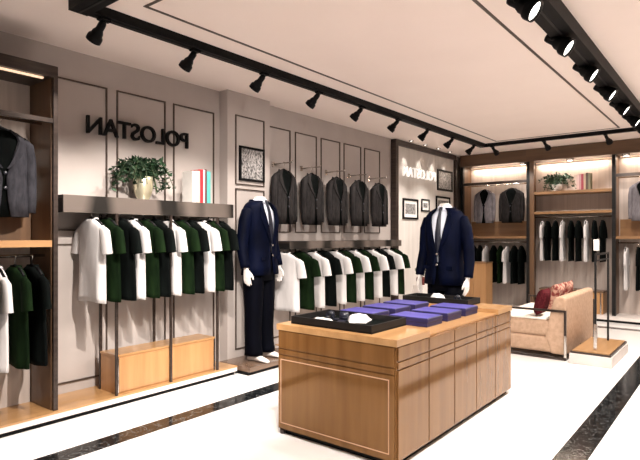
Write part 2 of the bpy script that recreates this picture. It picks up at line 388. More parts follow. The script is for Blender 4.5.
def wall_shelf(y0, y1, z0, z1, label, hangx=-3.83, poles=()):
    t = thing('wall_shelf', label, 'shelf', (-3.93, (y0 + y1) / 2, z0))
    obj('front_band', B(-3.762, -3.75, y0, y1, z0, z1), M['band'], t)
    obj('shelf_board', B(-4.098, -3.762, y0, y1, z1 - .025, z1), M['bronze'], t)
    obj('end_panel', B(-4.098, -3.762, y1 - .02, y1, z0, z1 - .025), M['metal'], t)
    obj('end_panel', B(-4.098, -3.762, y0, y0 + .02, z0, z1 - .025), M['metal'], t)
    obj('hanging_rail', MB().tube([(hangx, y0 + .02, z0 + .03), (hangx, y1 - .02, z0 + .03)], .011, 10), M['chrome'], t)
    for yy in (y0 + .1, (y0 + y1) / 2, y1 - .1):
        obj('rail_bracket', B(hangx - .008, hangx + .008, yy - .008, yy + .008, z0 + .02, z1 - .025), M['metal'], t)
    for x, y in poles:
        obj('pole', B(x - .009, x + .009, y - .009, y + .009, .085, z0), M['bronze'], t)
wall_shelf(1.80, 3.40, 1.47, 1.595, 'brushed steel wall shelf carrying the potted plant and books', poles=[(-3.722, 2.19), (-3.99, 2.21), (-3.722, 2.68), (-3.99, 2.70), (-3.722, 3.18)])
wall_shelf(4.20, 6.55, 1.16, 1.245, 'brushed steel wall shelf below the row of hanging dark jackets')

t = thing('display_bench', 'long low oak box on the platform under the near t-shirts', 'bench', (-3.85, 2.69, .085))
obj('carcass', B(-3.975, -3.745, 2.205, 3.165, .085, .372), M['oakb'], t)
obj('top_board', B(-3.98, -3.74, 2.20, 3.17, .372, .387), M['oakx'], t)
obj('front_panel', B(-3.745, -3.738, 2.222, 3.148, .10, .36), M['oakb'], t)
for yy in (2.203, 3.151): obj('corner_strip', B(-3.745, -3.736, yy, yy + .014, .085, .372), M['chrome'], t)

# near t-shirts
cols = ['white', 'green', 'black', 'white', 'green', 'black', 'white', 'green', 'black', 'white', 'green', 'black']
ys = [2.05, 2.165, 2.28, 2.385, 2.495, 2.60, 2.725, 2.84, 2.955, 3.075, 3.185, 3.29]
cnt = {}
cn = {'white': 'white', 'green': 'bottle green', 'black': 'black'}
for c, y in zip(cols, ys):
    k = cnt.get(c, 0); cnt[c] = k + 1
    place_tee(c, (-3.83, y, 1.487), R(random.uniform(-4, 4)), '%s t-shirt, %s %s one from the left under the plant shelf' % (cn[c], ORD[k], c), 't-shirts under the near wall shelf').scale = (1, 1, .97)
cnt = {}
for c, y in zip(['white', 'green', 'white', 'black', 'white', 'green', 'white', 'green', 'white', 'black', 'white', 'green'], [4.22, 4.45, 4.66, 4.86, 5.06, 5.25, 5.45, 5.65, 5.85, 6.05, 6.25, 6.43]):
    k = cnt.get(c, 0); cnt[c] = k + 1
    place_tee(c, (-3.83, y, 1.177), R(random.uniform(-4, 4)), '%s t-shirt, %s %s one from the left below the row of dark jackets' % (cn[c], ORD[k], c), 't-shirts under the far wall shelf').scale = (1, 1, .97)
# pegs and jackets
pg = None
for i, y in enumerate([4.30, 4.785, 5.27, 5.76, 6.245]):
    lb = 'chrome wall peg holding the %s dark jacket from the left' % ORD[i]
    if pg is None:
        pg = thing('wall_peg', lb, 'peg', (-4.1, y, 2.10), 0, 'chrome pegs above the far wall shelf')
        obj('mounting_plate', B(-4.1, -4.092, y - .02, y + .02, 2.07, 2.13), M['chrome'], pg)
        obj('arm', MB().tube([(-4.092, y, 2.10), (-3.82, y, 2.10), (-3.80, y, 2.115)], .007, 8), M['chrome'], pg)
    else: dup(pg, (-4.1, y, 2.10), 0, lb)
    place_jacket('charcoal', (-3.93, y, 2.092), R(90), 'charcoal suit jacket hanging on the wall, %s from the left in the row of five' % ORD[i], 'charcoal jackets on wall pegs').scale = (.88, .9, 1)

# wall sign letters (mirrored writing)
def letters(word, label, x, y0, y1, z0, h, mat, name, depth=.02, lift=.03, bold=.012):
    t = thing(name, label, 'sign', (x, (y0 + y1) / 2, z0))
    cu = bpy.data.curves.new('txt', 'FONT'); cu.body = word; cu.size = 1; cu.extrude = 0; cu.offset = bold
    # measure each glyph's advance by building growing strings
    def bound(s):
        c = bpy.data.curves.new('t', 'FONT'); c.body = s; c.size = 1; c.offset = bold; c.resolution_u = 5
        o = bpy.data.objects.new('t', c); COL.objects.link(o); dg = bpy.context.evaluated_depsgraph_get(); dg.update()
        me = bpy.data.meshes.new_from_object(o.evaluated_get(dg)); bpy.data.objects.remove(o); return me
    full = bound(word); fx = [v.co.x for v in full.vertices]; fy = [v.co.y for v in full.vertices]
    W0, W1 = min(fx), max(fx); H0, H1 = min(fy), max(fy)
    for i, ch in enumerate(word):
        pre = bound(word[:i + 1]); endx = max(v.co.x for v in pre.vertices)
        g = bound(ch); ge = max(v.co.x for v in g.vertices)
        mb = MB(); vs = []
        for v in g.vertices:
            u = (v.co.x - ge + endx - W0) / (W1 - W0); w = (v.co.y - H0) / (H1 - H0)
            vs.append((x + lift, y1 - u * (y1 - y0), z0 + w * h))
        fs = [list(p.vertices) for p in g.polygons]
        nv = len(vs); edges = {}
        for f in fs:
            for a, b in zip(f, f[1:] + f[:1]): edges[(a, b)] = 1
        fs2 = [[q + nv for q in reversed(f)] for f in fs]
        side = [(b, a, a + nv, b + nv) for (a, b) in edges if (b, a) not in edges]
        mb.add(vs + [(v[0] + depth, v[1], v[2]) for v in vs], fs + fs2 + side)
        obj('letter', mb, mat, t)
letters('POLOSTAN', 'black mirror-written POLOSTAN letters on the wall above the plant', -4.1, 2.13, 3.11, 2.115, .145, M['matte'], 'wall_sign', .025, .03, .012)

# ------------------------------------------------------------------ wardrobe units
def wardrobe_left():
    t = thing('wardrobe', 'tall open wardrobe with brown side panel cut off by the left picture edge', 'wardrobe', (-3.92, .9, .085))
    y0, y1 = -.2, 1.755
    obj('side_panel', B(-4.095, -3.765, y1 - .035, y1 - .005, .085, 2.40), M['walnut'], t)
    for yy in (y0, y1 - .03): obj('post', B(-3.765, -3.735, yy, yy + .03, .085, 2.40), M['bronze'], t)
    b = obj('top_beam', B(-4.095, -3.735, y0, y1, 2.40, 2.48), M['bronze'], t)
    obj('light_strip', B(-3.80, -3.775, y0 + .05, y1 - .08, 2.39, 2.40), M['led'], b)
    obj('back_panel', B(-4.098, -4.085, y0, y1 - .04, .085, 2.40), M['panel'], t)
    obj('backing_board', B(-4.085, -4.07, y0, y1 - .04, 1.27, 1.56), M['walnut'], t)
    obj('cross_bar', B(-3.765, -3.74, y0 + .03, y1 - .03, 2.085, 2.115), M['bronze'], t)
    obj('hanging_rail', MB().tube([(-3.90, y0 + .03, 2.10), (-3.90, y1 - .04, 2.10)], .012, 10), M['chrome'], t)
    obj('shelf', B(-4.085, -3.745, y0 + .03, y1 - .036, 1.225, 1.27), M['oaky'], t)
    obj('hanging_rail', MB().tube([(-3.85, y0 + .03, 1.165), (-3.85, y1 - .04, 1.165)], .011, 10), M['chrome'], t)
wardrobe_left()
place_jacket('slate', (-3.90, 1.45, 2.09), R(90), 'slate grey suit jacket in the wardrobe at the left picture edge', 'slate jackets in the left wardrobe')
place_jacket('slate', (-3.90, .95, 2.09), R(90), 'slate grey suit jacket just past the left picture edge', 'slate jackets in the left wardrobe')
for c, y, lb in [('white', 1.40, 'white t-shirt in the left wardrobe at the picture edge'), ('green', 1.52, 'bottle green t-shirt in the left wardrobe beside the white one'), ('black', 1.63, 'black t-shirt nearest the side panel of the left wardrobe'), ('green', 1.28, 'bottle green t-shirt in the left wardrobe outside the picture edge')]:
    place_tee(c, (-3.85, y, 1.153), R(random.uniform(-4, 4)), lb, 't-shirts in the left wardrobe').scale = (1, 1, 1.03)

YF = 9.08
def wardrobe_bay(x0, x1, kind, label, last=False):
    t = thing('wardrobe', label, 'wardrobe', ((x0 + x1) / 2, 9.3, .085))
    obj('back_panel', B(x0, x1, 9.47, 9.495, .085, 2.54), M['panel'], t)
    hd = obj('header', B(x0, x1, YF - .02, 9.47, 2.54, 2.745), M['walnuth'], t)
    obj('light_strip', B(x0 + .06, x1 - .06, 9.40, 9.42, 2.53, 2.54), M['led'], hd)
    obj('post', B(x0, x0 + .05, YF, YF + .06, .085, 2.54), M['metal'], t)
    obj('side_panel', B(x0 + .012, x0 + .038, YF + .06, 9.47, .085, 2.54), M['walnut'], t)
    if last: obj('post', B(x1 - .05, x1, YF, YF + .06, .085, 2.54), M['metal'], t)
    a = x0 + .052; b = x1 - .002
    if kind == 'shelves':
        obj('face_frame', B(a, a + .07, YF, YF + .05, .085, 2.54), M['walnut'], t)
        obj('shelf', B(a, b, YF + .01, 9.47, 1.985, 2.03), M['oakh'], t)
        obj('shelf', B(a, b, YF + .01, 9.47, 1.66, 1.70), M['oakh'], t)
        obj('hanging_rail', MB().tube([(a, 9.27, 1.61), (b, 9.27, 1.61)], .011, 10), M['chrome'], t)
    else:
        obj('cross_bar', B(a, b, YF + .005, YF + .04, 2.20, 2.245), M['bronze'], t)
        obj('hanging_rail', MB().tube([(a, 9.27, 2.20), (b, 9.27, 2.20)], .011, 10), M['chrome'], t)
        obj('shelf', B(a, b, YF + .01, 9.47, 1.255, 1.30), M['oakh'], t)
        obj('backing_board', B(a, b, 9.45, 9.47, 1.30, 1.56), M['oakh'], t)
        obj('hanging_rail', MB().tube([(a, 9.27, 1.195), (b, 9.27, 1.195)], .011, 10), M['chrome'], t)
    l = bpy.data.lights.new('strip', 'AREA'); l.shape = 'RECTANGLE'; l.size = x1 - x0 - .2; l.size_y = .03; l.energy = 6.5 * (x1 - x0); l.color = (1, .82, .66)
    o = bpy.data.objects.new('strip', l); COL.objects.link(o); o.location = ((x0 + x1) / 2, 9.41, 2.525)
wardrobe_bay(-3.98, -2.82, 'jackets', 'brown wardrobe bay in the far left corner with two jackets')
wardrobe_bay(-2.82, -1.55, 'shelves', 'middle back wardrobe bay with plant and books on its upper shelf')
wardrobe_bay(-1.55, -.30, 'jackets', 'back wardrobe bay at the right picture edge with one jacket')
wardrobe_bay(-.30, .98, 'shelves', 'back wardrobe bay beyond the right picture edge', True)
for i, (x, w) in enumerate([(-2.90, 'left'), (-2.16, 'middle'), (-1.37, 'right')]):
    o = thing('downlight', 'small round downlight under the back header, %s of three' % w, 'downlight', (x, 9.16, 2.54), 0, 'downlights under the back header')
    obj('ring', MB().lathe([(.062, 0), (.062, -.035), (.05, -.035), (.05, -.012)], (x, 9.16, 2.54), 20, cap=False), M['chrome'], o)
    obj('lens', MB().lathe([(.05, -.03), (.0001, -.03)], (x, 9.16, 2.54), 20, cap=False), M['lens'], o)
    spot((x, 9.16, 2.49), (x, 9.28, 0), 16, 100, .7, .03)
place_jacket('grey', (-3.60, 9.25, 2.19), 0, 'grey suit jacket, left of the two in the far left corner bay', 'jackets in the back wardrobes', 'black').scale = (.88, .88, 1)
place_jacket('charcoal', (-3.12, 9.25, 2.19), 0, 'charcoal suit jacket, right of the two in the far left corner bay', 'jackets in the back wardrobes').scale = (.98, .98, 1)
place_jacket('grey', (-1.16, 9.25, 2.19), 0, 'light grey suit jacket in the back bay at the right picture edge', 'jackets in the back wardrobes')
cnt = {}
for c, x in zip(['black', 'black', 'white', 'black', 'green', 'white', 'black', 'black'], [-3.80, -3.68, -3.57, -3.43, -3.31, -3.20, -3.07, -2.95]):
    k = cnt.get(c, 0); cnt[c] = k + 1
    place_tee(c, (x, 9.235, 1.183), R(90 + random.uniform(-6, 6)), '%s t-shirt, %s of its colour from the left in the far left corner bay' % (cn[c], ORD[k]), 't-shirts in the corner bay').scale = (.68, .75, 1)
cnt = {}
for c, x in zip(['white', 'black', 'black', 'white', 'black', 'black', 'white', 'black', 'black'], [-2.60, -2.52, -2.40, -2.29, -2.16, -2.05, -1.94, -1.82, -1.70]):
    k = cnt.get(c, 0); cnt[c] = k + 1
    place_tee(c, (x, 9.235, 1.598), R(90 + random.uniform(-6, 6)), '%s t-shirt, %s of its colour from the left in the middle back bay' % (cn[c], ORD[k]), 't-shirts in the middle back bay').scale = (.68, .75, 1)
for c, x, lb in [('white', -1.38, 'white t-shirt in the back bay at the right picture edge'), ('black', -1.22, 'black t-shirt in the back bay at the right picture edge')]:
    place_tee(c, (x, 9.245, 1.183), R(90), lb, 't-shirts in the right back bay').scale = (.68, .75, 1)
# low bench in middle bay + cabinet
t = thing('display_bench', 'low oak box on the platform behind the sofa', 'bench', (-2.1, 9.22, .085))
obj('carcass', B(-2.62, -1.68, 9.13, 9.44, .085, .42), M['oakb'], t); obj('top_board', B(-2.63, -1.67, 9.12, 9.45, .42, .44), M['walnuth'], t)
for xx in (-2.48, -1.72): obj('corner_strip', B(xx, xx + .02, 9.115, 9.13, .085, .42), M['chrome'], t)
t = thing('cabinet', 'two door oak cabinet standing in front of the far left corner bay', 'cabinet', (-3.57, 8.78, 0))
obj('carcass', B(-3.78, -3.34, 8.65, 8.93, .03, .84), M['oakb'], t); obj('plinth', B(-3.76, -3.36, 8.67, 8.92, 0, .03), M['matte'], t)
obj('top_board', B(-3.79, -3.33, 8.64, 8.935, .84, .86), M['oakh'], t)
for a in (-3.775, -3.557): d = obj('door', B(a, a + .212, 8.638, 8.65, .05, .83), M['oakb'], t)
# plant maker
def plant(loc, label, r, h, potm, spread, drop, nst, leafn, lsz, seed, name='potted_plant', zspan=.16, lim=(-9, 99)):
    rnd = random.Random(seed); x, y, z = loc
    t = thing(name, label, 'plant', loc)
    p = obj('pot', MB().lathe([(r * .62, 0), (r * .66, .004), (r * .62, .02), (r * .80, h * .25), (r, h * .55), (r * .98, h * .85), (r * .93, h), (r * .86, h), (r * .86, h * .9), (.001, h * .88)], loc, 28), M[potm], t)
    obj('soil', MB().lathe([(r * .85, h * .9), (.001, h * .92)], loc, 20, cap=False), M['soil'], t)
    st = MB(); lf = MB()
    for i in range(nst):
        a = 2 * PI * i / nst + rnd.uniform(-.3, .3); ln = spread * rnd.uniform(.45, 1); ax, ay = math.cos(a), math.sin(a)
        ax *= (.5 if lim[0] > -9 else .85)
        top = zspan * rnd.uniform(.55, 1); dp = drop * rnd.uniform(.2, 1)
        pts = []
        for k in range(9):
            u = k / 8; d = ln * (u ** .8); zz = h * .9 + top * math.sin(min(1, u * 1.6) * PI / 2) - dp * max(0, u - .4) ** 1.3 * 2.2
            pts.append(Vector((x + ax * d, y + ay * d, max(z + zz, z + .012))))
        st.tube(pts, .003, 5)
        for j in range(leafn):
            u = rnd.uniform(.1, 1) * 8; k = min(7, int(u)); q = pts[k].lerp(pts[k + 1], u - k)
            dv = Vector((rnd.uniform(-1, 1), rnd.uniform(-1, 1), rnd.uniform(-.6, .7))).normalized(); sd = dv.cross(Vector((rnd.uniform(-1, 1), rnd.uniform(-1, 1), 1))).normalized()
            s = lsz * rnd.uniform(.7, 1.25); nn = dv.cross(sd) * s * .12
            v = [q, q + dv * s * .4 + sd * s * .32 + nn, q + dv * s, q + dv * s * .4 - sd * s * .32 + nn, q + dv * s * .45]
            if min(p_.z for p_ in v) < z + .004 or min(p_.x for p_ in v) < lim[0] or max(p_.y for p_ in v) > lim[1]: continue
            if math.hypot(q.x - x, q.y - y) < r * 1.6 and q.z < z + h * .95: continue
            lf.add(v, [(0, 1, 4), (1, 2, 4), (2, 3, 4), (3, 0, 4)], False)
    obj('stems', st, M['stem'], t); obj('foliage', lf, M['leaf'], t)
plant((-3.925, 2.55, 1.595), 'trailing green plant in a champagne metal pot on the near wall shelf', .082, .20, 'gold', .30, .24, 40, 24, .05, 3, zspan=.19, lim=(-4.09, 99))
plant((-2.38, 9.26, 2.03), 'trailing green plant in a pale pot on the upper back shelf', .075, .12, 'plinth', .38, .24, 30, 20, .055, 5, zspan=.2, lim=(-9, 9.46))
# books
def books(specs, x0, y0, z, axis, group, where, wref):
    p = 0
    for i, (cname, col, th, h) in enumerate(specs):
        d = .14; m = noisy('cover_' + cname.replace(' ', '_'), col, tuple(min(1, c * 1.15) for c in col), (8, 8, 8), .5)
        b = (lambda u0, u1, v0, v1, w0, w1: B(x0 - d + v0, x0 - d + v1, y0 + p + u0, y0 + p + u1, z + w0, z + w1)) if axis == 'y' else (lambda u0, u1, v0, v1, w0, w1: B(x0 + p + u0, x0 + p + u1, y0 + d - v1, y0 + d - v0, z + w0, z + w1))
        if axis == 'y': loc = (x0 - d / 2, y0 + p + th / 2, z)
        else: loc = (x0 + p + th / 2, y0 + d / 2, z)
        t = thing('book', '%s book standing %s, %s' % (cname, where, wref % ORD[i]), 'book', loc, 0, group)
        cv = b(0, .003, 0, d, 0, h); 
        for q in (b(th - .003, th, 0, d, 0, h), b(.003, th - .003, d - .003, d, 0, h)): cv.add(q.v, q.f)
        obj('cover', cv, m, t); obj('pages', b(.003, th - .003, .005, d - .003, .004, h - .005), M['paper'], t)
        p += th + .0015
books([('thick white', (.58, .55, .52), .045, .28), ('cream', (.5, .46, .38), .038, .285), ('bright red', (.45, .02, .03), .034, .30), ('narrow white', (.58, .55, .52), .020, .30), ('dark red', (.09, .012, .018), .018, .305), ('teal', (.08, .36, .34), .042, .29)],
      -3.78, 2.945, 1.595, 'y', 'books on the near wall shelf', 'upright on the near wall shelf', '%s from the left')
books([('pale pink', (.5, .34, .31), .035, .24), ('dusty pink', (.4, .22, .22), .03, .25), ('crimson', (.3, .03, .05), .035, .25), ('beige', (.42, .30, .2), .03, .25), ('dark brown', (.07, .04, .025), .035, .265), ('olive', (.16, .15, .08), .03, .26)],
      -2.06, 9.13, 2.03, 'x', 'books on the upper back shelf', 'upright on the upper back shelf', '%s from the left')

# ------------------------------------------------------------------ framed display at the far left
t = thing('display_board', 'brown framed pale display board with lit letters at the far left', 'display board', (-4.05, 7.9, .085))
obj('board', B(-4.095, -4.05, 6.86, 8.93, .09, 2.70), M['board'], t)
obj('frame', MB().box(-4.095, -4.01, 6.84, 6.92, .09, 2.74).box(-4.095, -4.01, 6.92, 8.96, 2.66, 2.74).box(-4.095, -4.0, 8.93, 8.985, .09, 2.66), M['bronze'], t)
letters('POLOSTAN', 'small pale mirror-written POLOSTAN letters on the brown framed board', -4.05, 7.08, 8.16, 2.215, .15, M['lit'], 'display_sign', .02, .02, -.012)
for i, y in enumerate([7.16, 7.62, 8.08, 8.52]):
    o = thing('downlight', 'tiny downlight above the brown framed board, %s from the left' % ORD[i], 'downlight', (-3.96, y, CZ), 0, 'downlights above the framed board')
    obj('ring', MB().lathe([(.035, 0), (.035, -.012), (.027, -.012), (.027, -.002)], (-3.93, y, CZ), 16, cap=False), M['chrome'], o)
    obj('lens', MB().lathe([(.027, -.006), (.0001, -.006)], (-3.93, y, CZ), 16, cap=False), M['lens'], o)
    spot((-3.93, y, CZ - .02), (-4.02, y, 1.6), 13, 50, .5, .015)
def picture(x, y0, y1, z0, z1, label, seed, matw=.0, fw=.022):
    t = thing('framed_picture', label, 'picture', (x, (y0 + y1) / 2, z0))
    f = MB().box(x, x + .02, y0, y1, z0, z0 + fw).box(x, x + .02, y0, y1, z1 - fw, z1).box(x, x + .02, y0, y0 + fw, z0 + fw, z1 - fw).box(x, x + .02, y1 - fw, y1, z0 + fw, z1 - fw)
    obj('frame', f, M['matte'], t)
    if matw: obj('mount', B(x, x + .008, y0 + fw, y1 - fw, z0 + fw, z1 - fw), M['mat'], t)
    k = fw + matw
    obj('print', B(x, x + .010, y0 + k, y1 - k, z0 + k, z1 - k), photo_mat(seed), t)
picture(-3.98, 3.68, 4.035, 1.865, 2.215, 'black framed picture on the wall above the left mannequin', 1)
picture(-4.05, 8.27, 8.86, 2.08, 2.44, 'largest black framed picture at the top right of the brown framed board', 2, 0, .035)
picture(-4.05, 7.10, 7.58, 1.56, 1.88, 'black framed picture at the left of the brown framed board', 3, .05, .03)
picture(-4.05, 7.70, 7.97, 1.70, 1.90, 'small black framed picture left of the right mannequin shoulder', 4, .04, .022)
picture(-4.05, 8.22, 8.76, 1.72, 1.98, 'black framed picture behind the right mannequin neck', 5, .04, .03)
t = thing('pedestal', 'small cream pedestal in front of the brown framed board', 'pedestal', (-3.62, 6.90, 0))
obj('column', B(-3.685, -3.52, 6.75, 7.04, .02, .60, .006), M['plinth'], t); obj('foot', B(-3.69, -3.515, 6.745, 7.045, 0, .02), M['bronze'], t)
plant((-3.60, 6.86, .60), 'small plant in an oxblood pot on the cream pedestal', .075, .11, 'redpot', .10, .02, 12, 9, .045, 9, 'potted_plant', .14)

# ------------------------------------------------------------------ counter
X0, X1, Y0, Y1 = -2.40, -1.50, 2.565, 4.43
t = thing('display_counter', 'large oak display counter in the middle of the floor', 'counter', ((X0 + X1) / 2, (Y0 + Y1) / 2, 0))
obj('plinth', B(X0 + .03, X1 - .03, Y0 + .03, Y1 - .03, 0, .035), M['matte'], t)
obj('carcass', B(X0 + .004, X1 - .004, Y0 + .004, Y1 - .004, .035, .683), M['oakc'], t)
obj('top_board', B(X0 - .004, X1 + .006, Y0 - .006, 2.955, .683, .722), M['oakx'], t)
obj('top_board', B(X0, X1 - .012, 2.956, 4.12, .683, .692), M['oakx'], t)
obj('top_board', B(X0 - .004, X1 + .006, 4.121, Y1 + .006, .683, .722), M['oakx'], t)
def frontx(y0, y1, z0, z1, nm):       # drawer/door face on the +X side
    o = obj(nm, B(X1 - .004, X1 + .004, y0, y1, z0, z1), M['oakc'], t, bevel=.002); return o
units = [2.575, 2.95, 3.32, 3.69, 4.06, 4.42]
for a, b in zip(units[:-1], units[1:]):
    frontx(a + .005, b - .005, .60, .677, 'drawer'); frontx(a + .005, b - .005, .555, .592, 'drawer')
    frontx(a + .005, b - .005, .045, .547, 'door')
f = obj('drawer', B(X0 + .012, X1 - .012, Y0 - .004, Y0 + .004, .565, .677), M['oakc'], t, bevel=.002)
f = obj('drawer', B(X0 + .012, X1 - .012, Y0 - .004, Y0 + .004, .525, .558), M['oakc'], t, bevel=.002)
d = obj('door', B(X0 + .012, X1 - .012, Y0 - .004, Y0 + .004, .045, .518), M['oakc'], t, bevel=.002)
il = MB(); a0, a1, b0, b1, w = X0 + .03, X1 - .045, .075, .495, .006
il.box(a0, a1, Y0 - .0055, Y0 - .003, b0, b0 + w).box(a0, a1, Y0 - .0055, Y0 - .003, b1 - w, b1).box(a0, a0 + w, Y0 - .0055, Y0 - .003, b0 + w, b1 - w).box(a1 - w, a1, Y0 - .0055, Y0 - .003, b0 + w, b1 - w)
obj('inlay', il, M['inlay'], d)
for x in (X0 + .03, X1 - .03): obj('foot', MB().lathe([(.018, 0), (.02, .035)], (x, Y0 + .02, 0), 12), M['bronze'], t)

def tray(x0, x1, y0, y1, z, label):
    t = thing('display_tray', label, 'tray', ((x0 + x1) / 2, (y0 + y1) / 2, z)); w = .014; h = .05
    obj('tray_base', B(x0, x1, y0, y1, z, z + .012), M['matte'], t)
    obj('rim', MB().box(x0, x1, y0, y0 + w, z + .012, z + h).box(x0, x1, y1 - w, y1, z + .012, z + h).box(x0, x0 + w, y0 + w, y1 - w, z + .012, z + h).box(x1 - w, x1, y0 + w, y1 - w, z + .012, z + h), M['metal'], t)
    obj('lining', B(x0 + w, x1 - w, y0 + w, y1 - w, z + .012, z + .016), M['black'], t)
    return t
tray(-2.33, -1.70, 2.62, 3.03, .722, 'black display tray at the near end of the counter')
tray(-2.37, -1.76, 4.16, 4.42, .722, 'black display tray at the far end of the counter')
def gift(x0, x1, y0, y1, z, lb):
    t = thing('gift_box', lb, 'box', ((x0 + x1) / 2, (y0 + y1) / 2, z), 0, 'blue boxes on the counter')
    obj('box_base', B(x0 + .003, x1 - .003, y0 + .003, y1 - .003, z, z + .035, .002), M['indigo'], t)
    l = obj('lid', B(x0, x1, y0, y1, z + .028, z + .058, .003), M['indigo'], t)
    obj('lid_panel', B(x0 + .008, x1 - .008, y0 + .008, y1 - .008, z + .058, z + .060), M['blue'], l)
for i, (a, b) in enumerate([(3.19, 3.42), (3.50, 3.74), (3.81, 4.05)]):
    w = ['nearest', 'middle', 'farthest'][i]
    gift(-1.93, -1.63, a, b, .692, 'blue topped box, %s in the right hand row on the counter' % w)
    gift(-2.34, -2.04, a - .03, b - .03, .692, 'blue topped box, %s in the left hand row on the counter' % w)
# tray contents
def cloth(x, y, z, w, d, rz, label, m='white', h=.02):
    rings = []
    mb = MB(); N = 10; vs = []; fs = []
    for lay in (0, 1):
        for i in range(N + 1):
            for j in range(N + 1):
                u, v = i / N - .5, j / N - .5
                zz = (0 if lay == 0 else h * (1 - (2 * abs(u)) ** 4) * (1 - (2 * abs(v)) ** 4) + .002 * math.sin(u * 17 + v * 9) + .004)
                k = .62 + .38 * (v + .5)
                vs.append((u * w * k, v * d, zz))
    Q = (N + 1) ** 2; g = lambda i, j, l: l * Q + i * (N + 1) + j
    for i in range(N):
        for j in range(N):
            fs.append((g(i, j, 1), g(i + 1, j, 1), g(i + 1, j + 1, 1), g(i, j + 1, 1))); fs.append((g(i, j + 1, 0), g(i + 1, j + 1, 0), g(i + 1, j, 0), g(i, j, 0)))
    for i in range(N):
        for (p, q) in (((i, 0), (i + 1, 0)), ((i + 1, N), (i, N)), ((0, i + 1), (0, i)), ((N, i), (N, i + 1))):
            fs.append((g(*p, 0), g(*q, 0), g(*q, 1), g(*p, 1)))
    mb.add(vs, fs, True); mb.xf(Matrix.Translation((x, y, z)) @ Matrix.Rotation(R(rz), 4, 'Z'))
    return tag(obj('folded_cloth', mb, M[m]), label, 'cloth')
cloth(-1.97, 2.88, .738, .17, .15, 30, 'pale grey folded pocket square in the near black tray', 'white', .045)
cloth(-2.16, 2.74, .738, .20, .045, -4, 'narrow white folded cloth at the front of the near black tray', 'white', .02)
cloth(-2.07, 4.23, .738, .15, .11, -25, 'white folded cloth on the far black tray beside the right mannequin hand', 'white', .06)
def rolled_tie(x, y, z, rz, lb):
    t = thing('rolled_tie', lb, 'tie', (0, 0, 0), 0, 'rolled ties in the near tray')
    sp = []
    for k in range(50):
        a = k * .38; r = .008 + k * .00042; sp.append((r * math.cos(a), r * math.sin(a)))
    vs = [(p, 0, q) for p, q in sp] + [(p, .055, q) for p, q in sp]; n_ = len(sp)
    obj('coil', MB().add([(a, b - .0275, c + .03) for a, b, c in vs], [(i, i + 1, n_ + i + 1, n_ + i) for i in range(n_ - 1)], True), M['tie'], t, solid=.003)
    obj('tail', B(.02, .10, -.026, .026, .0, .006), M['tie'], t)
    t.location = (x, y, z); t.rotation_euler = (0, 0, R(rz)); return t
rt = rolled_tie(-2.17, 2.84, .740, 20, 'black rolled tie at the left of the near black tray')
dup(rt, (-2.07, 2.86, .740), R(-70), 'black rolled tie in the middle of the near black tray', 'rolled ties in the near tray')
dup(rt, (-1.90, 4.27, .740), R(15), 'black rolled tie at the right of the far black tray', 'rolled ties in the near tray')['group'] = 'rolled ties in the far tray'

